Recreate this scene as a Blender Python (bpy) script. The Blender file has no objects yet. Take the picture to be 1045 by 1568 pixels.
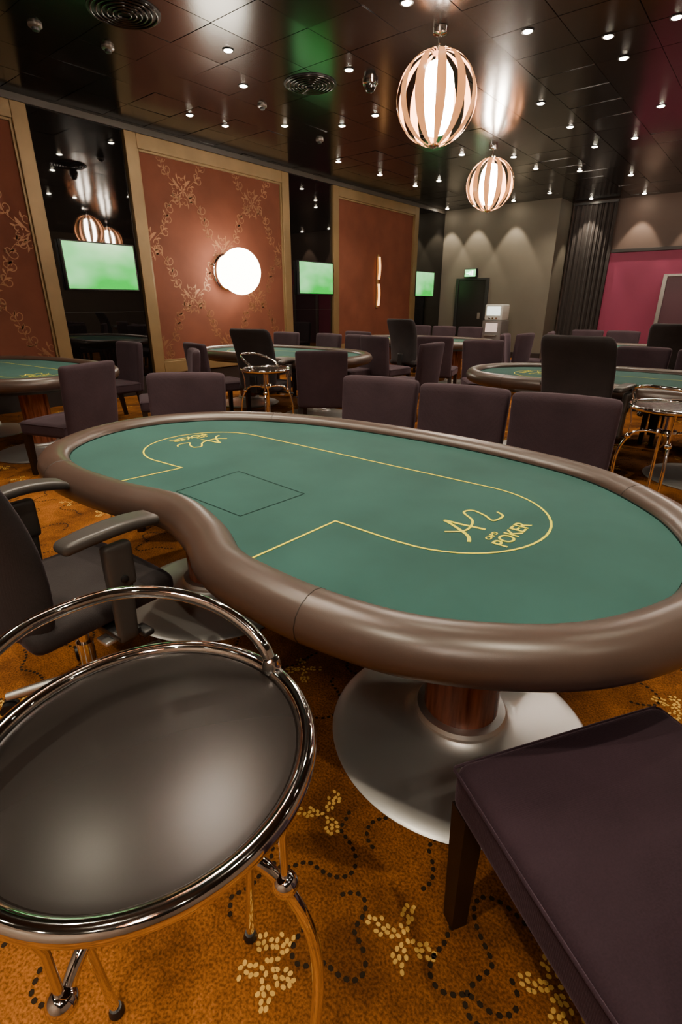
import bpy, bmesh, math, random
import numpy as np
from mathutils import Vector, Matrix
random.seed(7)
SC=bpy.context.scene
COL=SC.collection
pi=math.pi
# ------------------------------------------------------------------ materials
def new_mat(name):
    m=bpy.data.materials.new(name); m.use_nodes=True
    nt=m.node_tree; b=nt.nodes['Principled BSDF']
    return m,nt,b
def mat(name,col,rough=.5,metal=0.,var=0.,vscale=8.,bump=0.,bscale=200.,sheen=0.,coat=0.,spec=.5,emis=None,estr=0.,bdist=.002,rvar=0.):
    m,nt,b=new_mat(name)
    b.inputs['Base Color'].default_value=(*col,1)
    b.inputs['Roughness'].default_value=rough
    b.inputs['Metallic'].default_value=metal
    b.inputs['Specular IOR Level'].default_value=spec
    if sheen:
        b.inputs['Sheen Weight'].default_value=sheen
        b.inputs['Sheen Roughness'].default_value=.45
    if coat:
        b.inputs['Coat Weight'].default_value=coat; b.inputs['Coat Roughness'].default_value=.1
    if emis:
        b.inputs['Emission Color'].default_value=(*emis,1); b.inputs['Emission Strength'].default_value=estr
    tc=nt.nodes.new('ShaderNodeTexCoord')
    if var or rvar:
        n=nt.nodes.new('ShaderNodeTexNoise'); n.inputs['Scale'].default_value=vscale; n.inputs['Detail'].default_value=5
        nt.links.new(tc.outputs['Object'],n.inputs['Vector'])
        if var:
            r=nt.nodes.new('ShaderNodeValToRGB')
            r.color_ramp.elements[0].position=.3; r.color_ramp.elements[1].position=.7
            r.color_ramp.elements[0].color=(*[c*(1-var) for c in col],1)
            r.color_ramp.elements[1].color=(*[min(1,c*(1+var)) for c in col],1)
            nt.links.new(n.outputs['Fac'],r.inputs['Fac']); nt.links.new(r.outputs['Color'],b.inputs['Base Color'])
        if rvar:
            mr=nt.nodes.new('ShaderNodeMapRange'); mr.inputs['To Min'].default_value=max(0,rough-rvar); mr.inputs['To Max'].default_value=rough+rvar
            nt.links.new(n.outputs['Fac'],mr.inputs['Value']); nt.links.new(mr.outputs['Result'],b.inputs['Roughness'])
    if bump:
        n2=nt.nodes.new('ShaderNodeTexNoise'); n2.inputs['Scale'].default_value=bscale; n2.inputs['Detail'].default_value=3
        nt.links.new(tc.outputs['Object'],n2.inputs['Vector'])
        bp=nt.nodes.new('ShaderNodeBump'); bp.inputs['Strength'].default_value=bump; bp.inputs['Distance'].default_value=bdist
        nt.links.new(n2.outputs['Fac'],bp.inputs['Height']); nt.links.new(bp.outputs['Normal'],b.inputs['Normal'])
    return m
def fabric(name,col,scale=260,var=.25):
    m,nt,b=new_mat(name)
    b.inputs['Roughness'].default_value=.85; b.inputs['Specular IOR Level'].default_value=.2
    b.inputs['Sheen Weight'].default_value=.14; b.inputs['Sheen Roughness'].default_value=.35
    b.inputs['Sheen Tint'].default_value=(.9,.65,.85,1)
    tc=nt.nodes.new('ShaderNodeTexCoord')
    w1=nt.nodes.new('ShaderNodeTexWave'); w1.inputs['Scale'].default_value=scale*.3; w1.bands_direction='Y'; w1.inputs['Distortion'].default_value=2.5; w1.inputs['Detail'].default_value=2
    nz=nt.nodes.new('ShaderNodeTexNoise'); nz.inputs['Scale'].default_value=6; nz.inputs['Detail'].default_value=8
    fz=nt.nodes.new('ShaderNodeTexNoise'); fz.inputs['Scale'].default_value=scale; fz.inputs['Detail'].default_value=2
    for n in (w1,nz,fz): nt.links.new(tc.outputs['Object'],n.inputs['Vector'])
    r=nt.nodes.new('ShaderNodeValToRGB'); r.color_ramp.elements[0].position=.3; r.color_ramp.elements[1].position=.7
    r.color_ramp.elements[0].color=(*[c*(1-var) for c in col],1); r.color_ramp.elements[1].color=(*[c*(1+var) for c in col],1)
    mx=nt.nodes.new('ShaderNodeMath'); mx.operation='MULTIPLY_ADD'; mx.inputs[1].default_value=.4
    ad=nt.nodes.new('ShaderNodeMath'); ad.operation='MULTIPLY'; ad.inputs[1].default_value=.6
    nt.links.new(nz.outputs['Fac'],ad.inputs[0]); nt.links.new(fz.outputs['Fac'],mx.inputs[0]); nt.links.new(ad.outputs[0],mx.inputs[2])
    nt.links.new(mx.outputs[0],r.inputs['Fac']); nt.links.new(r.outputs['Color'],b.inputs['Base Color'])
    bp=nt.nodes.new('ShaderNodeBump'); bp.inputs['Strength'].default_value=.2; bp.inputs['Distance'].default_value=.0010
    nt.links.new(w1.outputs['Fac'],bp.inputs['Height'])
    bp2=nt.nodes.new('ShaderNodeBump'); bp2.inputs['Strength'].default_value=.45; bp2.inputs['Distance'].default_value=.0016
    nt.links.new(fz.outputs['Fac'],bp2.inputs['Height']); nt.links.new(bp.outputs['Normal'],bp2.inputs['Normal'])
    nt.links.new(bp2.outputs['Normal'],b.inputs['Normal'])
    return m
def emit(name,col,s):
    m,nt,b=new_mat(name); b.inputs['Base Color'].default_value=(.8,.8,.8,1)
    b.inputs['Emission Color'].default_value=(*col,1); b.inputs['Emission Strength'].default_value=s
    return m

M_felt=mat('felt_teal',(.030,.097,.086),.9,var=.16,vscale=3.0,bump=.25,bscale=900,sheen=.06,spec=.15)
M_line=mat('felt_print_yellow',(.84,.78,.02),.8,spec=.1)
M_fline=mat('felt_cut_line',(.006,.018,.016),.9,spec=.1)
M_leather=mat('brown_leather',(.068,.042,.033),.34,var=.10,vscale=6,bump=.12,bscale=420,spec=.65,bdist=.001)
M_seam=mat('leather_seam',(.02,.013,.01),.5)
M_chrome=mat('chrome',(.97,.95,.93),.05,1.)
M_silver=mat('brushed_silver',(.68,.675,.66),.40,.88)
M_blackpl=mat('black_plastic',(.012,.012,.013),.42,bump=.15,bscale=500)
M_greypl=mat('armrest_grey',(.055,.05,.047),.34,bump=.15,bscale=400)
M_seat=mat('stool_seat_black',(.013,.010,.009),.26,spec=.26)
M_plum=fabric('plum_fabric',(.046,.029,.037))
M_plumd=fabric('plum_fabric_dark',(.027,.014,.021))
M_char=fabric('charcoal_fabric',(.030,.026,.027))
M_leg=mat('dark_wood_leg',(.014,.007,.005),.4,var=.3,vscale=20)
M_black=mat('black_gloss_glass',(.004,.0035,.0035),.02,spec=1.)
M_dark=mat('dark_panel',(.016,.011,.010),.5,var=.2,vscale=4)
M_gold=mat('frame_bronze',(.225,.145,.062),.42,.3,var=.1,vscale=3,bump=.1,bscale=80)
M_field=mat('panel_fabric_rust',(.150,.047,.026),.75,var=.14,vscale=2,bump=.2,bscale=300,spec=.2)
M_dam=mat('damask_gold',(.27,.118,.052),.45,.3,var=.25,vscale=1.2)
M_grey=mat('wall_grey_paint',(.12,.105,.082),.7,var=.08,vscale=1.2,bump=.1,bscale=90)
M_brownw=mat('wall_brown',(.095,.060,.048),.65,var=.1,vscale=1.5)
M_beige=mat('wall_taupe',(.22,.165,.125),.6,var=.08,vscale=1.5)
M_curt=mat('curtain_dark',(.022,.016,.015),.85,sheen=.1)
M_mag=mat('plum_wall',(.28,.030,.09),.6,var=.06,vscale=1.)
M_steel=mat('door_steel',(.3,.28,.26),.35,.8)
M_ceil=mat('ceiling_tile_black',(.009,.007,.0065),.18,.05,bump=.04,bscale=3,bdist=.01,spec=.7)
M_ceilb=mat('ceiling_gap',(.02,.015,.012),.6)
def woodmat():
    m,nt,b=new_mat('column_walnut'); b.inputs['Roughness'].default_value=.25
    tc=nt.nodes.new('ShaderNodeTexCoord'); mp=nt.nodes.new('ShaderNodeMapping'); mp.inputs['Scale'].default_value=(9,9,.8)
    n=nt.nodes.new('ShaderNodeTexNoise'); n.inputs['Scale'].default_value=4; n.inputs['Detail'].default_value=8
    r=nt.nodes.new('ShaderNodeValToRGB'); r.color_ramp.elements[0].position=.35; r.color_ramp.elements[1].position=.7
    r.color_ramp.elements[0].color=(.12,.03,.016,1); r.color_ramp.elements[1].color=(.46,.16,.08,1)
    nt.links.new(tc.outputs['Object'],mp.inputs['Vector']); nt.links.new(mp.outputs['Vector'],n.inputs['Vector'])
    nt.links.new(n.outputs['Fac'],r.inputs['Fac']); nt.links.new(r.outputs['Color'],b.inputs['Base Color'])
    return m
M_wood=woodmat()
def carpet():
    m,nt,b=new_mat('carpet_amber'); b.inputs['Roughness'].default_value=.95; b.inputs['Specular IOR Level'].default_value=.1
    tc=nt.nodes.new('ShaderNodeTexCoord')
    n=nt.nodes.new('ShaderNodeTexNoise'); n.inputs['Scale'].default_value=2.6; n.inputs['Detail'].default_value=4; n.inputs['Roughness'].default_value=.65
    f=nt.nodes.new('ShaderNodeTexNoise'); f.inputs['Scale'].default_value=150; f.inputs['Detail'].default_value=3
    for q in (n,f): nt.links.new(tc.outputs['Object'],q.inputs['Vector'])
    r=nt.nodes.new('ShaderNodeValToRGB'); e=r.color_ramp.elements
    e[0].position=.36; e[0].color=(.120,.040,.008,1); e[1].position=.64; e[1].color=(.34,.118,.020,1)
    nt.links.new(n.outputs['Fac'],r.inputs['Fac'])
    r2=nt.nodes.new('ShaderNodeValToRGB'); e=r2.color_ramp.elements
    e[0].position=.35; e[0].color=(.45,.45,.45,1); e[1].position=.64; e[1].color=(1.15,1.15,1.15,1)
    nt.links.new(f.outputs['Fac'],r2.inputs['Fac'])
    mx=nt.nodes.new('ShaderNodeMix'); mx.data_type='RGBA'; mx.blend_type='MULTIPLY'; mx.inputs[0].default_value=1
    nt.links.new(r.outputs['Color'],mx.inputs[6]); nt.links.new(r2.outputs['Color'],mx.inputs[7])
    nt.links.new(mx.outputs[2],b.inputs['Base Color'])
    bp=nt.nodes.new('ShaderNodeBump'); bp.inputs['Strength'].default_value=.8; bp.inputs['Distance'].default_value=.006
    nt.links.new(f.outputs['Fac'],bp.inputs['Height']); nt.links.new(bp.outputs['Normal'],b.inputs['Normal'])
    return m
M_carpet=carpet()
M_cdark=mat('carpet_dark_tuft',(.022,.014,.008),.95,spec=.1,bump=.5,bscale=300)
M_cyel=mat('carpet_yellow_tuft',(.62,.36,.075),.95,spec=.1,bump=.5,bscale=300,var=.2,vscale=30)
def slatmat():
    m,nt,b=new_mat('pendant_slat'); b.inputs['Base Color'].default_value=(.34,.15,.075,1); b.inputs['Roughness'].default_value=.2
    tr=nt.nodes.new('ShaderNodeBsdfTranslucent'); tr.inputs['Color'].default_value=(.9,.42,.16,1)
    mx=nt.nodes.new('ShaderNodeMixShader'); mx.inputs[0].default_value=.03
    out=nt.nodes['Material Output']
    nt.links.new(b.outputs[0],mx.inputs[1]); nt.links.new(tr.outputs[0],mx.inputs[2]); nt.links.new(mx.outputs[0],out.inputs['Surface'])
    return m
M_slat=slatmat()

# ------------------------------------------------------------------ mesh helpers
def mk(name,verts,faces,m,smooth=True,parent=None,loc=None,mats=None,midx=None,sharp=None):
    me=bpy.data.meshes.new(name); me.from_pydata([tuple(v) for v in verts],[],faces)
    for q in (mats or [m]): me.materials.append(q)
    if midx is not None: me.polygons.foreach_set('material_index',midx)
    me.polygons.foreach_set('use_smooth',[smooth]*len(me.polygons))
    me.update()
    if smooth and sharp: me.set_sharp_from_angle(angle=math.radians(sharp))
    ob=bpy.data.objects.new(name,me); COL.objects.link(ob)
    if parent: ob.parent=parent
    if loc: ob.location=loc
    return ob
def empty(name,loc=(0,0,0),rz=0):
    e=bpy.data.objects.new(name,None); e.location=loc; e.rotation_euler=(0,0,rz); e.empty_display_size=.2; COL.objects.link(e); return e
def box(name,lo,hi,m,parent=None,bevel=0,seg=2):
    bm=bmesh.new(); bmesh.ops.create_cube(bm,size=1)
    for v in bm.verts:
        v.co=Vector([(lo[i]+hi[i])/2+v.co[i]*(hi[i]-lo[i]) for i in range(3)])
    if bevel: bmesh.ops.bevel(bm,geom=bm.edges[:],offset=bevel,segments=seg,affect='EDGES',profile=.5)
    me=bpy.data.meshes.new(name); bm.to_mesh(me); bm.free(); me.materials.append(m)
    if bevel:
        me.polygons.foreach_set('use_smooth',[True]*len(me.polygons)); me.set_sharp_from_angle(angle=math.radians(20))
    ob=bpy.data.objects.new(name,me); COL.objects.link(ob)
    if parent: ob.parent=parent
    return ob
def rb(name,h,r,m,parent=None,loc=(0,0,0),fn=None,n=14):
    """rounded soft box with a deformation function"""
    bm=bmesh.new(); bmesh.ops.create_cube(bm,size=2)
    bmesh.ops.subdivide_edges(bm,edges=bm.edges[:],cuts=n,use_grid_fill=True)
    hx,hy,hz=h
    for v in bm.verts:
        p=[math.copysign(abs(math.sin(c*pi/2)),c) for c in v.co]
        q=[p[0]*hx,p[1]*hy,p[2]*hz]
        core=Vector([max(-(hh-r),min(hh-r,c)) for c,hh in zip(q,(hx,hy,hz))])
        d=Vector(q)-core
        if d.length>1e-9:
            d.normalize(); w=core+d*r
        else: w=Vector(q)
        if fn: w=Vector(fn(w.x,w.y,w.z))
        v.co=w
    me=bpy.data.meshes.new(name); bm.to_mesh(me); bm.free(); me.materials.append(m)
    me.polygons.foreach_set('use_smooth',[True]*len(me.polygons))
    ob=bpy.data.objects.new(name,me); COL.objects.link(ob); ob.location=loc
    if parent: ob.parent=parent
    return ob
def tube(name,pts,r,m,parent=None,closed=False,seg=14,caps=True):
    P=[Vector(p) for p in pts]; n=len(P)
    rr=r if isinstance(r,(list,tuple)) else [r]*n
    T=[]
    for i in range(n):
        if closed: t=P[(i+1)%n]-P[i-1]
        else: t=P[min(i+1,n-1)]-P[max(i-1,0)]
        T.append(t.normalized())
    up=Vector((0,0,1)) if abs(T[0].z)<.9 else Vector((1,0,0))
    N=(up-T[0]*up.dot(T[0])).normalized()
    V=[];F=[]
    for i in range(n):
        N=(N-T[i]*N.dot(T[i])).normalized(); B=T[i].cross(N)
        for k in range(seg):
            a=2*pi*k/seg; V.append(P[i]+(N*math.cos(a)+B*math.sin(a))*rr[i])
    m_=n if closed else n-1
    for i in range(m_):
        j=(i+1)%n
        for k in range(seg):
            F.append((i*seg+k,i*seg+(k+1)%seg,j*seg+(k+1)%seg,j*seg+k))
    if not closed and caps:
        F.append(tuple(reversed(range(seg)))); F.append(tuple((n-1)*seg+k for k in range(seg)))
    return mk(name,V,F,m,parent=parent,sharp=60)
def lathe(name,prof,m,parent=None,loc=(0,0,0),seg=64,axis='z'):
    V=[];F=[]
    for (r,z) in prof:
        for k in range(seg):
            a=2*pi*k/seg
            V.append((r*math.cos(a),r*math.sin(a),z) if axis=='z' else (z,r*math.cos(a),r*math.sin(a)))
    for i in range(len(prof)-1):
        for k in range(seg):
            F.append((i*seg+k,i*seg+(k+1)%seg,(i+1)*seg+(k+1)%seg,(i+1)*seg+k))
    F.append(tuple(reversed(range(seg)))); F.append(tuple((len(prof)-1)*seg+k for k in range(seg)))
    ob=mk(name,V,F,m,parent=parent,sharp=35); ob.location=loc; return ob
def catmull(pts,sub=10,closed=True):
    n=len(pts); out=[]
    for i in range(n if closed else n-1):
        g=lambda k: Vector(pts[k%n]) if closed else Vector(pts[max(0,min(n-1,k))])
        p0,p1,p2,p3=g(i-1),g(i),g(i+1),g(i+2)
        for s in range(sub):
            t=s/sub
            out.append(.5*((2*p1)+(p2-p0)*t+(2*p0-5*p1+4*p2-p3)*t*t+(3*p1-p0-3*p2+p3)*t**3))
    if not closed: out.append(Vector(pts[-1]))
    return out
def resample(P,N,closed=True):
    Q=P+[P[0]] if closed else P
    d=[0]
    for i in range(1,len(Q)): d.append(d[-1]+(Q[i]-Q[i-1]).length)
    out=[];j=0;L=d[-1]
    cnt=N if closed else N+1
    for k in range(cnt):
        s=L*k/N
        while j<len(d)-2 and d[j+1]<s: j+=1
        t=(s-d[j])/max(1e-9,d[j+1]-d[j]); out.append(Q[j].lerp(Q[j+1],min(1,t)))
    return out
def ribbon(name,pts,w,z,m,parent,closed=False):
    P=[Vector((p[0],p[1])) for p in pts]; n=len(P); V=[];F=[]
    for i in range(n):
        a=P[(i-1)%n] if closed else P[max(i-1,0)]; c=P[(i+1)%n] if closed else P[min(i+1,n-1)]; b=P[i]
        t1=(b-a); t2=(c-b)
        t1=t1.normalized() if t1.length>1e-9 else t2.normalized(); t2=t2.normalized() if t2.length>1e-9 else t1
        t=(t1+t2).normalized(); nn=Vector((-t.y,t.x)); k=1/max(.4,nn.dot(Vector((-t1.y,t1.x))))
        V+=[(*(b+nn*w/2*k),z),(*(b-nn*w/2*k),z)]
    for i in range(n if closed else n-1):
        j=(i+1)%n; F.append((2*i,2*i+1,2*j+1,2*j))
    return mk(name,V,F,m,smooth=False,parent=parent)
def clone(src,loc,rz,sc=1):
    e=bpy.data.objects.new(src.name.split('.')[0],None); e.location=loc; e.rotation_euler=(0,0,rz); e.scale=(sc,sc,sc); e.empty_display_size=.2; COL.objects.link(e)
    for c in src.children:
        o=bpy.data.objects.new(c.name.split('.')[0],c.data); o.location=c.location; o.rotation_euler=c.rotation_euler; o.scale=c.scale
        COL.objects.link(o); o.parent=e
    return e

# ------------------------------------------------------------------ room
X0,X1,Y0,Y1,ZC=-8.0,5.0,-3.0,14.6,3.8
Y2=15.6; XJ=-4.83
def build_floor():
    V=[(X0-.1,Y0-.1,0),(X1+.1,Y0-.1,0),(X1+.1,Y2+.1,0),(X0-.1,Y2+.1,0),(X0-.1,Y0-.1,-.1),(X1+.1,Y0-.1,-.1),(X1+.1,Y2+.1,-.1),(X0-.1,Y2+.1,-.1)]
    F=[(0,1,2,3),(7,6,5,4),(0,4,5,1),(1,5,6,2),(2,6,7,3),(3,7,4,0)]; MI=[0]*6
    rnd=random.Random(3)
    def dot(x,y,rx,ry,a,mi,n=6):
        b=len(V); c,s=math.cos(a),math.sin(a)
        for k in range(n):
            t=2*pi*k/n; u=rx*math.cos(t); v=ry*math.sin(t)
            V.append((x+u*c-v*s,y+u*s+v*c,.0012))
        F.append(tuple(range(b,b+n))); MI.append(mi)
    def sprig(ox,oy,a0,arms=4):
        for q in range(arms):
            a=a0+q*2*pi/arms+rnd.uniform(-.25,.25); L=rnd.uniform(.05,.08)
            s=0
            while s<L:
                wd=[1,2,2,3,3,2,2][min(6,int(s/L*6.9))]
                for w in range(wd):
                    if rnd.random()<.12: continue
                    o=(w-(wd-1)/2)*.0150+rnd.uniform(-.003,.003); d=.012+s+rnd.uniform(-.003,.003)
                    dot(ox+d*math.cos(a)-o*math.sin(a),oy+d*math.sin(a)+o*math.cos(a),.0068,.0052,a+o*45+rnd.uniform(-.9,.9),2,7)
                s+=.0130
    def outline(cx,cy,R,lob,am,ph,g0,gw):
        prev=None; acc=0; N=420
        for k in range(N+1):
            t=2*pi*k/N
            rr=R*(1+am*math.cos(lob*t+ph)+.12*math.cos(2*t+1.3*ph))
            x=cx+rr*math.cos(t); y=cy+rr*math.sin(t)
            if prev:
                acc+=math.hypot(x-prev[0],y-prev[1])
                if acc>.0195:
                    acc=0
                    if ((t-g0)%(2*pi))>gw: dot(x,y,.0078,.0064,math.atan2(y-prev[1],x-prev[0]),1,6)
            prev=(x,y)
    fixed=[(-.35,.67),(-.56,.43),(-1.19,1.24),(-.03,.80),(-1.3,.55)]
    for i,p in enumerate(fixed): sprig(p[0],p[1],i*1.1+.3,4+i%2)
    for (x,y,r_,l,ph) in [(-.70,.74,.12,4,.6),(-.47,.88,.10,3,2.),(-.50,.58,.09,4,1.),(-.20,.72,.08,3,.2),(-.80,.46,.10,4,2.2)]:
        outline(x,y,r_,l,.26,ph,ph*2,1.6)
    G=.46
    for i in range(int(-8/G),int(2.8/G)):
        for j in range(0,28):
            cx=i*G+(.5*G if j%2 else 0)+rnd.uniform(-.05,.05); cy=j*G*.85+rnd.uniform(-.04,.04)
            if cx<-7.8 or cy>11: continue
            near_fix=-.95<cx<-.05 and .3<cy<1.0
            args=(rnd.uniform(.12,.17),rnd.choice([3,4,5]),rnd.uniform(.22,.32),rnd.uniform(0,6.28),rnd.uniform(0,6.28),rnd.uniform(.8,2.6))
            if not near_fix: outline(cx,cy,*args)
            if rnd.random()<.45:
                ox,oy=cx+G*.5+rnd.uniform(-.04,.04),cy+rnd.uniform(-.03,.03)
                a0=rnd.uniform(0,6.28)
                if min(math.hypot(ox-p[0],oy-p[1]) for p in fixed)>.3: sprig(ox,oy,a0,rnd.choice([3,4,5]))
    return mk('floor',V,F,None,smooth=False,mats=[M_carpet,M_cdark,M_cyel],midx=MI)
build_floor()
def build_ceiling():
    V=[];F=[];MI=[]
    def bx(lo,hi,mi):
        b=len(V)
        for z in (lo[2],hi[2]):
            V.extend([(lo[0],lo[1],z),(hi[0],lo[1],z),(hi[0],hi[1],z),(lo[0],hi[1],z)])
        F.extend([(b+3,b+2,b+1,b),(b+4,b+5,b+6,b+7),(b,b+1,b+5,b+4),(b+1,b+2,b+6,b+5),(b+2,b+3,b+7,b+6),(b+3,b,b+4,b+7)]); MI.extend([mi]*6)
    bx((X0-.1,Y0-.1,ZC),(X1+.1,Y2+.1,ZC+.1),1)
    T=.63; rnd=random.Random(5); x=-6.92-T/2-2*T; g=.003
    while x<X1:
        y=5.53-T/2-14*T
        while y<Y2:
            xa,xb=max(x+g,X0),min(x+T-g,X1); ya,yb=max(y+g,Y0),min(y+T-g,Y2)
            if xb-xa>.05 and yb-ya>.05:
                b=len(V); z=ZC-.012; tx=rnd.uniform(-.0026,.0026); ty=rnd.uniform(-.0026,.0026)
                for (px,py) in ((xa,ya),(xb,ya),(xb,yb),(xa,yb)):
                    V.append((px,py,z+tx*(1 if px==xb else -1)+ty*(1 if py==yb else -1)))
                for (px,py) in ((xa,ya),(xb,ya),(xb,yb),(xa,yb)): V.append((px,py,ZC))
                F.extend([(b+3,b+2,b+1,b),(b,b+1,b+5,b+4),(b+1,b+2,b+6,b+5),(b+2,b+3,b+7,b+6),(b+3,b,b+4,b+7)]); MI.extend([0]*5)
            y+=T
        x+=T
    return mk('ceiling',V,F,None,smooth=False,mats=[M_ceil,M_ceilb],midx=MI)
build_ceiling()
box('wall_left',(X0-.2,Y0-.2,0),(X0,Y2+.2,ZC),M_dark)
box('wall_right',(X1,Y0-.2,0),(X1+.2,Y2+.2,ZC),M_beige)
box('wall_back',(X0,Y0-.2,0),(X1,Y0,ZC),M_beige)
box('wall_far',(X0,Y1,0),(XJ,Y2+.2,ZC),M_grey)
box('wall_far_recess',(XJ,Y2,0),(X1,Y2+.2,ZC),M_brownw)
box('baseboard_left',(X0+.001,Y0,0),(X0+.03,Y1,.28),M_dark,bevel=.004)
box('baseboard_far',(X0+.03,Y1-.025,0),(-7.45,Y1-.001,.15),M_dark)
box('baseboard_far_side',(-6.5,Y1-.025,0),(XJ,Y1-.001,.15),M_dark)
box('trim_1',(X0+.001,Y0,3.71),(X0+.05,Y1,3.79),mat('cornice',(.06,.05,.04),.4),bevel=.004)

def damask(y0,y1,z0,z1,x,parent):
    V=[];F=[]
    def leaf(cy,cz,a,L,W):
        b=len(V); pr=[(0,0),(.25,.55),(.55,1),(.8,.7),(1,0),(.8,-.5),(.55,-.75),(.25,-.4)]
        pts=[]
        for (t,w) in pr:
            u=t*L; v=w*W*.5+ .25*L*math.sin(t*pi)*.35
            yy=cy+u*math.cos(a)-v*math.sin(a); zz=cz+u*math.sin(a)+v*math.cos(a); pts.append((yy,zz))
        if all(y0<p[0]<y1 and z0<p[1]<z1 for p in pts):
            for p in pts: V.append((x,p[0],p[1]))
            F.append(tuple(range(b,b+len(pts))))
    def stroke(P,w):
        P=[p for p in P if y0+.01<p[0]<y1-.01 and z0+.01<p[1]<z1-.01]
        for i in range(len(P)-1):
            (a,b),(c,d)=P[i],P[i+1]; L=math.hypot(c-a,d-b)
            if L<1e-6 or L>.08: continue
            nx,ny=-(d-b)/L*w/2,(c-a)/L*w/2; k=len(V)
            V.extend([(x,a+nx,b+ny),(x,c+nx,d+ny),(x,c-nx,d-ny),(x,a-nx,b-ny)]); F.append((k,k+1,k+2,k+3))
    def curl(cy,cz,a,s,sg,w=.013):
        P=[]
        for k in range(22):
            t=k/21*3.6*pi/2; r=s*(1-.8*k/21)
            P.append((cy+s*math.cos(a)+r*math.cos(a+pi+sg*t),cz+s*math.sin(a)+r*math.sin(a+pi+sg*t)))
        stroke(P,w)
    HW,HH=.74,.80
    yc=(y0+y1)/2
    ny=int((y1-y0)/HW)+3; nz=int((z1-z0)/HH)+3
    for i in range(-ny,ny+1):
        for j in range(-1,nz+1):
            if (i+j)%2: continue
            cy=yc+i*HW; cz=z0+.15+j*HH
            for sg in (-1,1):
                N=20; P=[]
                for k in range(N+1):
                    t=k/N; P.append((cy+sg*HW*(t+ .12*math.sin(2*pi*t)),cz+HH*t))
                for k in range(1,N):
                    a=math.atan2(P[k+1][1]-P[k-1][1],P[k+1][0]-P[k-1][0])
                    if 2<k<N-1:
                        sd=1 if k%2 else -1
                        if k%3: leaf(P[k][0],P[k][1],a+sd*.85,.085,.032*sd)
                        if k%4==1:
                            curl(P[k][0],P[k][1],a-sd*1.0,.07,sd,.011); leaf(P[k][0],P[k][1],a-sd*.5,.13,.032)
                            curl(P[k][0],P[k][1],a+sd*.3,.05,-sd,.010)
                stroke(P[2:-1],.006)
            for q in range(6):
                a=q*pi/3+pi/6; leaf(cy,cz,a,.08,.03)
            for q in range(4):
                a=q*pi/2+pi/4; leaf(cy+.05*math.cos(a),cz+.05*math.sin(a),a,.19,.055)
                for o in (.6,-.6):
                    curl(cy+.1*math.cos(a+o),cz+.1*math.sin(a+o),a+o,.06,1 if o>0 else -1,.012)
                leaf(cy+.16*math.cos(a+.35),cz+.16*math.sin(a+.35),a+.6,.10,.03); leaf(cy+.16*math.cos(a-.35),cz+.16*math.sin(a-.35),a-.6,.10,.03)
    mk('damask_print',V,F,M_dam,smooth=False,parent=parent)
def wall_panel(y0,y1,dm=True):
    e=empty('wall_panel',(0,0,0)); z0,z1=.30,3.70; w=.19; xa=X0+.002
    box('field',(xa,y0+w-.01,z0+w-.01),(X0+.03,y1-w+.01,z1-w+.01),M_field,e)
    box('frame_left',(xa,y0,z0),(X0+.08,y0+w,z1),M_gold,e,.008)
    box('frame_right',(xa,y1-w,z0),(X0+.08,y1,z1),M_gold,e,.008)
    box('frame_top',(xa,y0+w,z1-w),(X0+.08,y1-w,z1),M_gold,e,.008)
    box('frame_bottom',(xa,y0+w,z0),(X0+.08,y1-w,z0+w),M_gold,e,.008)
    a,b,c,d=y0+w,y1-w,z0+w,z1-w; t=.03
    for nm,lo,hi in (('lip_left',(a,c),(a+t,d)),('lip_right',(b-t,c),(b,d)),('lip_top',(a+t,d-t),(b-t,d)),('lip_bottom',(a+t,c),(b-t,c+t))):
        box(nm,(X0+.02,lo[0],lo[1]),(X0+.055,hi[0],hi[1]),M_gold,e,.004)
    if dm: damask(a+t,b-t,c+t,d-t,X0+.0315,e)
wall_panel(.2,3.6); wall_panel(4.9,8.26); wall_panel(9.6,13.1,False); wall_panel(-2.95,-1.1)
for i,(a,b) in enumerate([(-1.1,.2),(3.6,4.9),(8.26,9.6),(13.1,14.6)]):
    e=empty('black_glass_panel')
    box('glass',(X0+.001,a+.01,.3),(X0+.025,b-.01,3.7),M_black,e)
    box('edge',(X0+.001,a+.01,1.28),(X0+.028,b-.01,1.285),M_dark,e)
def screenmat():
    m,nt,b=new_mat('screen_green'); b.inputs['Base Color'].default_value=(0,0,0,1); b.inputs['Roughness'].default_value=.15
    tc=nt.nodes.new('ShaderNodeTexCoord'); n=nt.nodes.new('ShaderNodeTexNoise'); n.inputs['Scale'].default_value=1.6
    nt.links.new(tc.outputs['Generated'],n.inputs['Vector'])
    sp=nt.nodes.new('ShaderNodeSeparateXYZ'); nt.links.new(tc.outputs['Generated'],sp.inputs[0])
    md=nt.nodes.new('ShaderNodeMath'); md.operation='MULTIPLY_ADD'; md.inputs[1].default_value=.5
    nt.links.new(sp.outputs['Z'],md.inputs[0]); nt.links.new(n.outputs['Fac'],md.inputs[2])
    r=nt.nodes.new('ShaderNodeValToRGB'); e=r.color_ramp.elements
    e[0].position=.5; e[0].color=(.001,.55,.04,1); e[1].position=1.05; e[1].color=(.40,1,.40,1)
    nt.links.new(md.outputs[0],r.inputs['Fac']); nt.links.new(r.outputs['Color'],b.inputs['Emission Color']); b.inputs['Emission Strength'].default_value=1.7
    return m
M_scr=screenmat()
for yc,w in ((4.25,1.06),(9.0,1.06),(13.55,.95)):
    e=empty('wall_monitor')
    zc=1.90; h=.60
    box('casing',(X0+.03,yc-w/2-.02,zc-h/2-.02),(X0+.10,yc+w/2+.02,zc+h/2+.02),M_blackpl,e,.006)
    box('screen',(X0+.10,yc-w/2,zc-h/2),(X0+.104,yc+w/2,zc+h/2),M_scr,e)
M_lampw=emit('opal_glass_lit',(1,.90,.72),18)
e=empty('globe_wall_lamp',(X0+.03,6.6,1.92))
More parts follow.
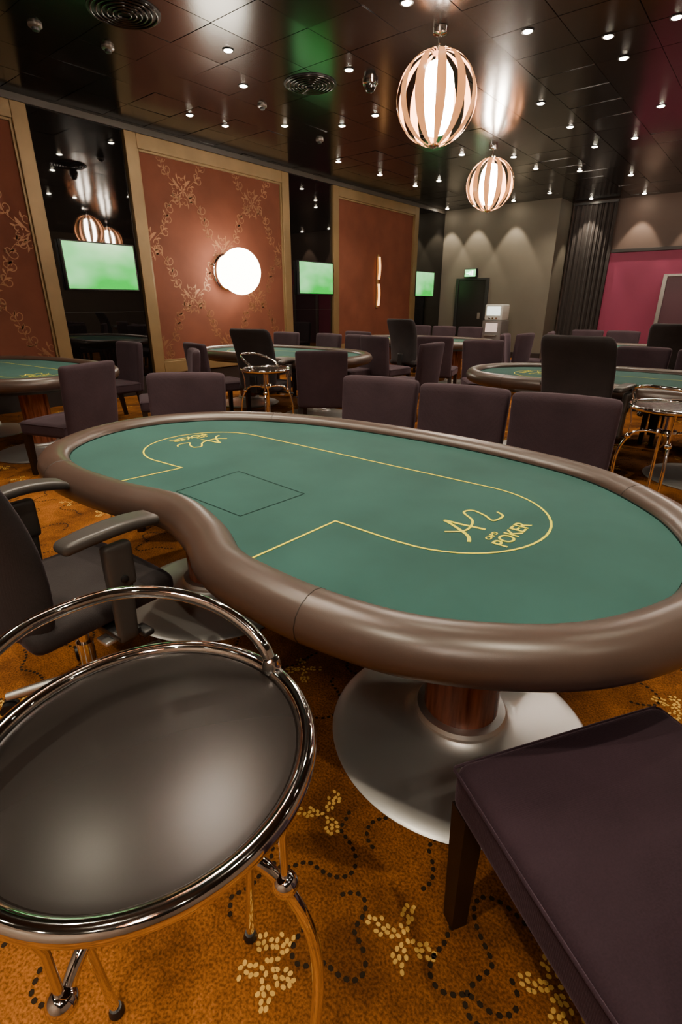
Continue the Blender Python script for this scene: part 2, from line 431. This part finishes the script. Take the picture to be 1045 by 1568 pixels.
lathe('backplate',[(.30,.003),(.30,.03),(.27,.045),(.27,.10)],M_chrome,e,axis='x')
lathe('rim',[(.27,.09),(.30,.095),(.30,.12),(.27,.13)],M_chrome,e,axis='x')
lathe('globe',[(.375*math.sin(pi*k/36)+.0005,.40-.32*math.cos(pi*k/36)) for k in range(3,37)],M_lampw,e,axis='x')
M_scon=emit('sconce_glow',(1,.42,.10),3)
e=empty('wall_sconce',(X0+.03,11.33,1.9))
box('spine',(.003,-.04,-.6),(.03,.04,.6),M_gold,e,.005)
for s in (-1,1):
    V=[];F=[];N=16
    for k in range(N+1):
        t=k/N; z=s*(.05+t*.50); o=.035+.02*math.sin(t*pi)
        V+=[(.02+o,-.045,z),(.02+o,.045,z),(.02+o+.006,.045,z),(.02+o+.006,-.045,z)]
    for k in range(N):
        for q in range(4): F.append((4*k+q,4*k+(q+1)%4,4*k+4+(q+1)%4,4*k+4+q))
    mk('glow_blade_up' if s>0 else 'glow_blade_down',V,F,M_scon,parent=e,smooth=False)

# far wall details
e=empty('door_1')
box('leaf',(-7.38,Y1-.03,0),(-6.56,Y1-.012,2.0),mat('door_black',(.008,.007,.007),.35),e,.003)
for nm,lo,hi in (('jamb_left',(-7.46,0),(-7.38,2.06)),('jamb_right',(-6.56,0),(-6.48,2.06)),('lintel',(-7.38,2.0),(-6.56,2.06))):
    box(nm,(lo[0],Y1-.06,lo[1]),(hi[0],Y1-.001,hi[1]),M_blackpl,e,.004)
box('handle',(-6.72,Y1-.08,1.0),(-6.64,Y1-.05,1.16),M_steel,e,.004)
e=empty('exit_sign',(0,0,-.06))
box('housing',(-7.2,Y1-.12,2.14),(-6.84,Y1-.002,2.36),M_blackpl,e,.005)
box('lit_face',(-7.18,Y1-.125,2.16),(-6.86,Y1-.118,2.34),emit('exit_green',(.05,.9,.2),2.2),e)
M_exw=emit('exit_white',(.9,1,.9),5)
box('figure_body',(-7.04,Y1-.128,2.20),(-7.01,Y1-.124,2.29),M_exw,e); box('arrow',(-7.13,Y1-.128,2.235),(-7.06,Y1-.124,2.255),M_exw,e)
box('doorway_mark',(-6.98,Y1-.128,2.19),(-6.93,Y1-.124,2.31),M_exw,e)
e=empty('drinks_machine',(-5.75,13.6,0))
box('cabinet',(-.26,-.25,0),(.26,.25,1.0),mat('kiosk_grey',(.16,.15,.15),.35,.3),e,.02,3)
box('head',(-.24,-.2,1.0),(.24,.24,1.38),mat('kiosk_light',(.5,.5,.48),.35),e,.03,3)
box('display',(-.18,-.215,1.12),(.18,-.2,1.33),emit('kiosk_screen',(.85,1,.9),1.6),e)
box('panel',(-.16,-.262,.72),(.16,-.25,.94),emit('kiosk_panel',(.8,.5,.45),.6),e); box('drip_tray',(-.16,-.33,.62),(.16,-.25,.65),M_steel,e,.004)
for k in range(3): box('button_%d'%(k+1),(-.12+k*.09,-.222,1.03),(-.07+k*.09,-.2,1.07),M_chrome,e,.004)
def curtain(x0,x1,y,z0,z1):
    V=[];F=[];N=150
    for k in range(N+1):
        t=k/N; xx=x0+(x1-x0)*t; w=.03*math.sin(t*2*pi*9)+.012*math.sin(t*2*pi*23+1)
        V+=[(xx,y+w*.6,z1),(xx+.01*math.sin(k),y+w,z0)]
    for k in range(N): F.append((2*k,2*k+1,2*k+3,2*k+2))
    e=empty('curtain'); mk('drape',V,F,M_curt,parent=e)
    box('track',(x0,y-.05,z1),(x1,y+.05,z1+.05),M_blackpl,e)
curtain(-4.75,-3.72,Y2-.16,.02,3.70)
box('wall_feature_plum',(-3.72,Y2-.10,0),(-1.9+4,Y2-.001,2.58),M_mag)
box('trim_2',(-3.72,Y2-.14,2.58),(2.1,Y2-.001,2.66),M_dark,bevel=.01)
e=empty('door_2')
box('frame_left',(-2.42,Y2-.18,0),(-2.33,Y2-.10,2.06),M_steel,e,.006); box('frame_top',(-2.33,Y2-.18,2.0),(-1.3,Y2-.10,2.06),M_steel,e,.006)
box('leaf',(-2.33,Y2-.15,0),(-1.3,Y2-.11,2.0),mat('door_plum_dark',(.10,.03,.05),.4),e); box('frame_right',(-1.3,Y2-.18,0),(-1.21,Y2-.10,2.06),M_steel,e,.006)

# ------------------------------------------------------------------ ceiling fixtures
M_dl=emit('downlight_lamp',(1,.86,.64),170)
DL=[(-5.02,4.41),(-5.6,5.12),(-6.94,5.33),(-6.92,5.93),(-6.25,6.47),(-4.35,5.55),(-5.6,6.99),(-4.97,6.93),(-6.92,8.53),(-6.91,9.84),(-6.25,11.05),(-6.9,11.18),(-4.95,9.49),(-4.3,11.28),(-4.31,10.2),(-4.86,13.8),(-3.04,9.12),(-3.03,10.42),(-3.05,7.9),(-2.5,5.93),(-1.93,6.52),(-1.92,7.13),(-1.36,6.52),(-1.86,8.98),(-2.42,10.31),(-3.0,13.0),(-3.13,4.79),(-5.6,11.8),(-6.25,13.0),(-3.7,12.0),(-1.2,10.4),(-.6,8.0),(-1.2,12.4)]
DL_fill=[(-.75,-.5),(.55,.9),(-1.35,2.75),(-2.6,.6),(-3.7,2.2),(.55,3.2),(-6.1,2.2),(-2.45,1.9),(-1.95,-1.7),(.3,-1.9),(1.75,-.6),(2.2,1.3),(-.8,-2.4),(2.2,3.4),(-3.9,-.8)]  # unseen downlights outside the view, added to light foreground and table bases
DLw=[(-5.9,14.25),(-6.95,14.25),(-7.75,14.25),(-4.3,15.15),(-3.15,15.25),(-1.9,15.25)]
e=empty('ceiling_downlights')
rim=[(.043,0),(.058,-.001),(.060,-.006),(.054,-.008),(.047,-.008),(.044,-.004)]
r0=lathe('bezel',rim,M_blackpl,e,seg=20); l0=lathe('lamp',[(.003,-.017),(.024,-.015),(.037,-.010),(.044,-.002)],M_dl,e,seg=20)
allp=DL+DL_fill+DLw
r0.location=l0.location=(*allp[0],ZC-.012)
for p in allp[1:]:
    for s in (r0,l0):
        o=bpy.data.objects.new(s.name.split('.')[0],s.data); o.location=(*p,ZC-.012); COL.objects.link(o); o.parent=e
def spot(name,loc,target,en,ang,blend,col=(1,.85,.63),rad=.03,parent=None):
    L=bpy.data.lights.new(name,'SPOT'); L.energy=en; L.spot_size=math.radians(ang); L.spot_blend=blend; L.color=col; L.shadow_soft_size=rad
    o=bpy.data.objects.new(name,L); COL.objects.link(o); o.location=loc
    o.rotation_euler=(Vector(target)-Vector(loc)).to_track_quat('-Z','Y').to_euler()
    if parent: o.parent=parent
    return o
for i,p in enumerate(DL_fill): spot('downlight_beam',(p[0],p[1],ZC-.07),(p[0],p[1],0),195,90,1,parent=e)  # fill beams from the added off-view downlights
for i,p in enumerate(DL):
    if i%3==0: spot('downlight_beam',(p[0],p[1],ZC-.07),(p[0],p[1],0),170,108,1,parent=e)
for p in DLw: spot('wallwash_beam',(p[0],p[1],ZC-.07),(p[0],p[1]+.35,0),170,62,.35,parent=e)
# pendants
M_bulb=emit('pendant_lamp_lit',(1,.87,.71),115)
pe=empty('pendant_lamp',(-3.11,5.35,3.24))
R=.385
for k in range(12):
    a0=2*pi*k/12+.1; V=[];F=[];N=26;W=5;hw=math.radians(7.0)
    for i in range(N+1):
        ph=-pi/2+.12+(pi-.24)*i/N
        for j in range(W+1):
            a=a0+hw*(2*j/W-1)
            V.append((R*math.cos(ph)*math.cos(a),R*math.cos(ph)*math.sin(a),R*math.sin(ph)))
    for i in range(N):
        for j in range(W):
            q=i*(W+1)+j; F.append((q,q+1,q+W+2,q+W+1))
    mk('slat_%d'%(k+1),V,F,M_slat,parent=pe)
lathe('cap_top',[(.07,R-.03),(.075,R+.005),(.02,R+.03),(.012,R+.04)],M_chrome,pe,seg=32)
lathe('cap_bottom',[(.01,-R-.02),(.05,-R-.005),(.06,-R+.02),(.01,-R+.03)],M_chrome,pe,seg=32)
lathe('rod',[(.012,R+.03),(.012,.50)],M_chrome,pe,seg=16)
lathe('ceiling_rose',[(.02,.49),(.065,.50),(.07,.545)],M_chrome,pe,seg=32)
lathe('light_tube',[(.02,-.30),(.09,-.28),(.145,-.2),(.165,-.1),(.165,.1),(.145,.2),(.09,.28),(.02,.30)],M_bulb,pe,seg=24)
clone(pe,(-4.31,9.34,3.24),.2)
clone(pe,(-1.9,1.25,3.24),.5)  # unseen pendant, added for soft light on the near table
clone(pe,(.9,-1.2,3.24),.5)  # unseen pendant behind the camera, added as extra foreground light
clone(pe,(-.62,8.05,3.24),.3); clone(pe,(1.2,9.6,3.24),.3)  # off-view pendants, added so their reflection shows in the left black glass
e=empty('ceiling_air_vent',(-4.95,5.58,ZC-.012))
for k in range(6):
    r=.28-k*.045; tube('ring_%d'%(k+1),[(r*math.cos(t*2*pi/48),r*math.sin(t*2*pi/48),-.012-.003*k) for t in range(48)],.010,M_ceil,e,closed=True,seg=8)
lathe('plate',[(.31,0),(.31,-.008),(.01,-.008)],M_blackpl,e)
clone(e,(-5.15,3.35,ZC-.012),0); clone(e,(-5.0,8.2,ZC-.012),0,.6)
e=empty('smoke_detector',(-5.9,5.7,ZC-.012)); lathe('base',[(.06,0),(.06,-.02),(.045,-.03)],M_steel,e,seg=32); lathe('sensor',[(.035,-.03),(.03,-.05),(.01,-.055)],M_blackpl,e,seg=32)
for p in ((-5.9,3.6),(-6.3,7.3),(-6.0,2.95)): clone(e,(*p,ZC-.012),0)
e=empty('security_camera_dome',(-4.35,5.95,ZC-.012)); lathe('collar',[(.09,0),(.09,-.03),(.075,-.04)],M_chrome,e,seg=40)
lathe('dome',[(.07,-.04),(.066,-.07),(.05,-.095),(.025,-.11),(.003,-.114)],M_black,e,seg=40)

# ------------------------------------------------------------------ poker table
CX,CY=-1.35,1.5
inner=[(-2.67,1.45),(-2.60,1.20),(-2.42,1.00),(-2.14,.915),(-1.77,.924),(-1.47,.974),(-1.19,.904),(-1.015,.82),(-.868,.80),(-.66,.805),(-.43,.86),(-.20,1.02),(-.06,1.25),(-.03,1.45),(-.06,1.65),(-.19,1.88),(-.45,2.10),(-.835,2.205),(-1.25,2.235),(-1.686,2.21),(-2.1,2.12),(-2.42,1.95),(-2.61,1.72)]
inner=[(x-CX,y-CY) for x,y in inner]
OUT=resample(catmull(inner,12),260)
OUT=[Vector((p.x,p.y)) for p in OUT]
def normals(P):
    n=len(P); R_=[]
    for i in range(n):
        t=(P[(i+1)%n]-P[i-1]).normalized(); R_.append(Vector((t.y,-t.x)))
    return R_
NR=normals(OUT)
if sum(OUT[i].cross(OUT[(i+1)%len(OUT)]) for i in range(len(OUT)))<0: NR=[-q for q in NR]
pt=empty('poker_table',(CX,CY,0))
n=len(OUT)
V=[(p.x,p.y,.752) for p in OUT]
mk('felt_top',V,[tuple(range(n))],M_felt,smooth=False,parent=pt)
prof=[(-.004,.745),(.000,.762),(.008,.775),(.025,.787),(.05,.794),(.078,.792),(.104,.781),(.123,.762),(.132,.737),(.130,.712),(.118,.690),(.095,.676),(.06,.670),(.0,.672),(-.06,.672)]
def sweep(name,idx,prof,m,closed=True):
    V=[];F=[];k=len(prof)
    for i in idx:
        for (o,z) in prof: V.append((OUT[i].x+NR[i].x*o,OUT[i].y+NR[i].y*o,z))
    N_=len(idx)
    for a in range(N_ if closed else N_-1):
        b=(a+1)%N_
        for q in range(k-1): F.append((a*k+q,b*k+q,b*k+q+1,a*k+q+1))
    return mk(name,V,F,m,parent=pt)
sweep('padded_rail',list(range(n)),prof,M_leather)
V=[(p.x+q.x*.02,p.y+q.y*.02,.672) for p,q in zip(OUT,NR)]+[(p.x-q.x*.03,p.y-q.y*.03,.635) for p,q in zip(OUT,NR)]
F=[tuple(range(n,2*n))]+[(i,(i+1)%n,n+(i+1)%n,n+i) for i in range(n)]
mk('table_underside',V,F,M_blackpl,smooth=False,parent=pt)
def near(px,py): return min(range(n),key=lambda i:(OUT[i]-Vector((px-CX,py-CY))).length)
for k,(sx,sy) in enumerate([(-.70,.80),(-2.2,.92),(-.3,2.0),(-2.2,2.1)]):
    i=near(sx,sy); tube('rail_seam_%d'%(k+1),[(OUT[i].x+NR[i].x*o,OUT[i].y+NR[i].y*o,z) for o,z in prof[:-2]],.0016,M_seam,pt,seg=6)
tube('felt_edge',[(p.x,p.y,.753) for p in OUT],.004,M_fline,pt,closed=True,seg=8)
def arc(cx,cy,r,a0,a1,N=24): return [(cx+r*math.cos(math.radians(a0+(a1-a0)*k/N)),cy+r*math.sin(math.radians(a0+(a1-a0)*k/N))) for k in range(N+1)]
LN=[(-.975,.815),(-.96,1.165),(-.74,1.16)]+arc(-.705,1.475,.312,-90,90)[1:]+arc(-2.03,1.49,.30,90,270)+[(-1.835,1.20),(-1.875,.925)]
ribbon('betting_line',[(x-CX,y-CY) for x,y in LN],.0075,.7532,M_line,pt)
ribbon('tray_outline',[(x-CX,y-CY) for x,y in [(-1.60,1.01),(-1.23,1.0),(-1.21,1.29),(-1.61,1.32)]],.003,.7531,M_fline,pt,closed=True)
def text(s,size,loc,rz,parent,name):
    c=bpy.data.curves.new(name,'FONT'); c.body=s; c.size=size; c.offset=.0009
    o=bpy.data.objects.new('tmp',c); COL.objects.link(o); bpy.context.view_layer.update()
    me=bpy.data.meshes.new_from_object(o.evaluated_get(bpy.context.evaluated_depsgraph_get())); bpy.data.objects.remove(o)
    me.materials.clear(); me.materials.append(M_line)
    q=bpy.data.objects.new(name,me); COL.objects.link(q); q.parent=parent; q.location=loc; q.rotation_euler=(0,0,rz); return q
def logo(ox,oy,rz,tag):
    c,s=math.cos(rz),math.sin(rz)
    T=lambda x,y:(ox-CX+x*c-y*s,oy-CY+x*s+y*c)
    text('POKER',.067,(*T(0,0),.7534),rz,pt,'print_word_'+tag); text('CARD',.024,(*T(.02,.058),.7534),rz,pt,'print_small_'+tag)
    ribbon('print_a_'+tag,[T(*p) for p in catmull([(-.03,.10),(.01,.125),(.055,.20),(.07,.23),(.075,.17),(.085,.10)],6,False)],.011,.7533,M_line,pt)
    ribbon('print_bar_'+tag,[T(*p) for p in catmull([(-.01,.19),(.04,.145),(.12,.16),(.17,.215),(.205,.20),(.19,.15),(.165,.11),(.22,.10),(.245,.13)],8,False)],.008,.7535,M_line,pt)
logo(-.455,1.32,pi/2,'right'); logo(-2.275,1.64,-pi/2,'left')
bprof=[(.44,0),(.447,.008),(.437,.015),(.40,.021),(.33,.033),(.26,.048),(.20,.062),(.165,.074),(.155,.085),(.155,.10),(.13,.103)]
for tag,(bx_,by_) in (('right',(.80,-.15)),('left',(-.62,-.10))):
    lathe('base_plate_'+tag,bprof,M_silver,pt,(bx_,by_,0),96)
    lathe('column_'+tag,[(.125,.10),(.125,.64)],M_wood,pt,(bx_,by_,0),64)
    lathe('collar_'+tag,[(.155,.09),(.158,.10),(.150,.112),(.127,.115)],M_silver,pt,(bx_,by_,0),64)
# ------------------------------------------------------------------ chairs
def uph_chair(loc,rz,hw=.26,M=None):
    M=M or M_plum
    e=empty('upholstered_chair',loc,rz)
    rb('seat',(hw,.27,.06),.035,M,e,(0,0,.42),fn=lambda x,y,z:(x,y,z+(.016*(1-(x/hw)**2)*(1-(y/.27)**2)-.004*math.exp(-((y-.14)/.012)**2) if z>0 else 0)),n=26)
    tube('seat_piping',[(p.x,p.y,.462) for p in resample(catmull([(hw-.002,.23),(hw-.01,.262),(hw-.04,.268),(-hw+.04,.268),(-hw+.01,.262),(-hw+.002,.23),(-hw+.002,-.2),(-hw+.03,-.262),(hw-.03,-.262),(hw-.002,-.2)],6),80)],.0035,M,e,closed=True,seg=6)
    rb('backrest',(hw*.97,.04,.30),.032,M,e,(0,-.27,.655),fn=lambda x,y,z:(x*(1+.03*z/.3),y-.10*(z+.3)-.03*(1-(x/hw)**2)*1.0,z-.006*(x/hw)**2*(1 if z>0 else 0)),n=16)
    for k,(sx,sy) in enumerate(((-1,1),(1,1),(1,-1),(-1,-1))):
        b=.020; t=.027; x=sx*(hw-.033); y=sy*.235; yb=y-(.05 if sy<0 else 0)
        V=[(x-t,y-t,.37),(x+t,y-t,.37),(x+t,y+t,.37),(x-t,y+t,.37),(x-b,yb-b,0),(x+b,yb-b,0),(x+b,yb+b,0),(x-b,yb+b,0)]
        mk('leg_%d'%(k+1),V,[(0,1,2,3),(7,6,5,4),(0,4,5,1),(1,5,6,2),(2,6,7,3),(3,7,4,0)],M_leg,smooth=False,parent=e)
    return e
D=math.radians
def face(dx,dy): return math.atan2(-dx,dy)
uc=uph_chair((.062,.872,.0),face(-.84,.54),.287,M_plumd); uc.scale=(1,1,1.04)
uw=uph_chair((-.735,2.54,0),D(188),.275)
UC=[(-1.31,2.51,D(187)),(-1.905,2.51,D(188)),(-2.94,1.92,D(219)),
 (-4.65,1.97,face(-.95,-.3)),(-4.95,3.15,face(-.5,-.85)),(-6.4,3.3,face(0,-1)),(-5.50,4.35,face(.2,1)),(-3.80,4.42,face(-.6,.8)),(-5.0,6.35,D(180)),(-5.65,6.35,D(175)),(-6.5,6.3,D(185)),
 (-3.62,5.9,face(-1,0)),(-4.65,6.95,face(.1,1)),(-4.0,7.4,face(-.3,1)),(-5.6,10.2,D(180)),(-5.0,10.2,D(178)),(-3.5,8.8,face(-1,.1)),(-3.35,9.5,face(-1,-.2)),(-2.8,6.5,face(.6,-.8)),
 (-1.7,6.45,D(183)),(-1.10,6.45,D(180)),(-.5,6.4,D(178)),(-2.1,8.1,face(0,1)),(-3.05,8.5,face(1,.2)),(-2.7,10.3,D(180)),(-2.1,10.3,D(180)),(-5.7,7.9,face(0,1)),(-1.0,10.3,D(180)),(-6.2,10.2,D(180))]
for x,y,r in UC: clone(uw,(x,y,0),r)

def office_chair(loc,rz):
    e=empty('office_chair',loc,rz)
    rb('seat',(.25,.25,.045),.04,M_char,e,(0,0,.475),fn=lambda x,y,z:(x,y,z-.10*max(0,y-.12)**1.5+.012*(1-(x/.25)**2)),n=14)
    def bf(x,y,z):
        t=(z+.34)/.68
        w=1-.10*(1-t)**2-.10*max(0,(abs(z)-.24)/.10)**2
        return (x*w,y+.85*x*x-.13*t*t+.03*math.sin(t*pi),z)
    rb('backrest',(.27,.035,.34),.034,M_char,e,(0,-.26,.80),fn=bf,n=18)
    box('back_bracket',(-.05,-.30,.42),(.05,-.20,.62),M_blackpl,e,.015)
    box('mechanism',(-.09,-.16,.375),(.09,.12,.43),M_blackpl,e,.015)
    for s in (-1,1):
        tag='left' if s<0 else 'right'
        box('arm_bracket_'+tag,(min(s*.10,s*.315),-.03,.40),(max(s*.10,s*.315),.05,.425),M_blackpl,e,.008)
        rb('arm_post_'+tag,(.014,.038,.17),.012,M_greypl,e,(s*.305,.01,.565),fn=lambda x,y,z:(x,y*(1+.15*z/.17)+.03*z,z),n=8)
        rb('arm_sleeve_'+tag,(.020,.046,.075),.014,M_greypl,e,(s*.305,.015,.66),n=8)
        lathe('arm_button_'+tag,[(.012,0),(.012,.006),(.008,.008)],M_blackpl,e,(s*.305+.02 if s>0 else s*.305-.028,.015,.62),20,'x')
        rb('arm_pad_'+tag,(.045,.155,.018),.017,M_greypl,e,(s*.295,.02,.782),fn=lambda x,y,z:(x*(1-.25*max(0,-y/.155)**2)+ s*(-.02)*(y/.155)**2,y,z-.022*(y/.155)**2),n=14)
    lathe('gas_lift',[(.028,.10),(.028,.26),(.018,.26),(.018,.38)],M_chrome,e,seg=24)
    lathe('hub',[(.05,.075),(.05,.12),(.035,.14)],M_silver,e,seg=32)
    for k in range(5):
        a=2*pi*k/5+.3; c,s=math.cos(a),math.sin(a)
        tube('star_leg_%d'%(k+1),[(.04*c,.04*s,.105),(.15*c,.15*s,.10),(.29*c,.29*s,.078)],[.024,.02,.015],M_silver,e,seg=10)
        for w in (-1,1):
            cx,cy=.29*c-w*.014*s,.29*s+w*.014*c
            V=[];N=16
            for hh in (-.009,.009):
                for q in range(N):
                    t=2*pi*q/N; u=.028*math.cos(t); V.append((cx+u*c-hh*s,cy+u*s+hh*c,.0285+.028*math.sin(t)))
            F=[tuple(range(N)),tuple(reversed(range(N,2*N)))]+[(q,(q+1)%N,N+(q+1)%N,N+q) for q in range(N)]
            mk('caster_%d_%s'%(k+1,'a' if w<0 else 'b'),V,F,M_blackpl,parent=e,sharp=40)
    tube('lever_right',[(.08,.04,.41),(.2,.06,.405),(.27,.07,.39)],[.006,.006,.006],M_chrome,e,seg=8)
    rb('lever_knob',(.035,.02,.012),.011,M_blackpl,e,(.29,.07,.388),n=6)
    rb('lever_paddle',(.03,.022,.008),.007,M_silver,e,(.235,-.03,.385),n=6)
    return e
oc=office_chair((-1.70,.62,0),D(3))
for x,y,r,s in [(-1.09,4.50,D(-6),1.04),(-4.70,4.40,D(14),1.0),(-4.75,7.8,D(-5),1.03),(-1.0,8.1,D(5),1.03),(-6.7,1.1,D(0),1)]: clone(oc,(x,y,0),r,s)
for x,y,r in [(-6.35,2.15,D(4)),(-5.4,5.35,0),(-5.25,9.0,0),(-1.0,5.35,0),(-1.35,9.2,0)]: clone(pt,(x,y,0),r)
# ------------------------------------------------------------------ bar stool
def bar_stool(loc,rz):
    e=empty('bar_stool',loc,rz); R=.229; Z=.815
    circ=lambda r,z,N=96:[(r*math.cos(2*pi*k/N),r*math.sin(2*pi*k/N),z) for k in range(N)]
    tube('seat_ring',circ(R,Z),.0135,M_chrome,e,closed=True,seg=20)
    lathe('seat_disc',[(.01,Z-.022),(.212,Z-.022),(.2175,Z-.014),(.2175,Z-.004),(.213,Z+.001),(.20,Z+.002),(.05,Z+.002),(.005,Z+.002)],M_seat,e,seg=96)
    a0,a1=D(46),D(226); P=[]
    for k in range(61):
        t=k/60; a=a0+(a1-a0)*t; h=.125*min(1,math.sin(pi*t)**.55*1.02); rr=R+.0-.01*math.sin(pi*t)
        P.append((rr*math.cos(a),rr*math.sin(a),Z+.012+h))
    P=[tuple(v) for v in resample([Vector(p) for p in P],80,False)]
    tube('back_hoop',P,.0105,M_chrome,e,seg=18)
    for nm,p in (('hoop_joint_1',P[0]),('hoop_joint_2',P[-1])):
        lathe(nm,[(.004,-.018),(.013,-.016),(.0165,-.006),(.0165,.006),(.013,.016),(.004,.018)],M_chrome,e,p,24)
    for k in range(4):
        a=D(-17+90*k); c,s=math.cos(a),math.sin(a)
        prof_=catmull([(.05,.655),(.12,.66),(.185,.635),(.235,.55),(.252,.44),(.245,.28),(.225,.12),(.21,.012)],8,False)
        tube('leg_%d'%(k+1),[(p[0]*c,p[0]*s,p[1]) for p in [Vector(q) for q in prof_]],.0095,M_chrome,e,seg=14)
        rs=.205
        tube('strut_%d'%(k+1),[(rs*c,rs*s,.620),(rs*c,rs*s,.72),((R-.006)*c,(R-.006)*s,Z-.008)],.006,M_chrome,e,seg=12)
        lathe('ball_%d'%(k+1),[(.019*math.sin(pi*q/12)+.0005,-.019*math.cos(pi*q/12)) for q in range(13)],M_chrome,e,(rs*c,rs*s,.618),24)
        lathe('foot_%d'%(k+1),[(.015,0),(.016,.006),(.012,.02)],M_blackpl,e,(.21*c,.21*s,0),20)
    lathe('hub',[(.03,.64),(.055,.645),(.06,.66),(.055,.675),(.03,.68),(.03,.795)],M_chrome,e,seg=40)
    return e
bs=bar_stool((-.557,.250,0),D(38.8))
clone(bs,(-.38,3.70,0),D(120)); clone(bs,(-3.75,3.5,0),D(60))

# ------------------------------------------------------------------ world + camera
w=bpy.data.worlds.new('world'); SC.world=w; w.use_nodes=True
w.node_tree.nodes['Background'].inputs[0].default_value=(.05,.04,.035,1); w.node_tree.nodes['Background'].inputs[1].default_value=.3
cam=bpy.data.cameras.new('camera'); co=bpy.data.objects.new('camera',cam); COL.objects.link(co)
cam.sensor_fit='VERTICAL'; cam.sensor_height=36; cam.sensor_width=24; cam.lens=17.95; cam.clip_start=.02
co.location=(0,0,1.4); co.rotation_euler=(D(90-22.2),0,D(38.8))
SC.camera=co
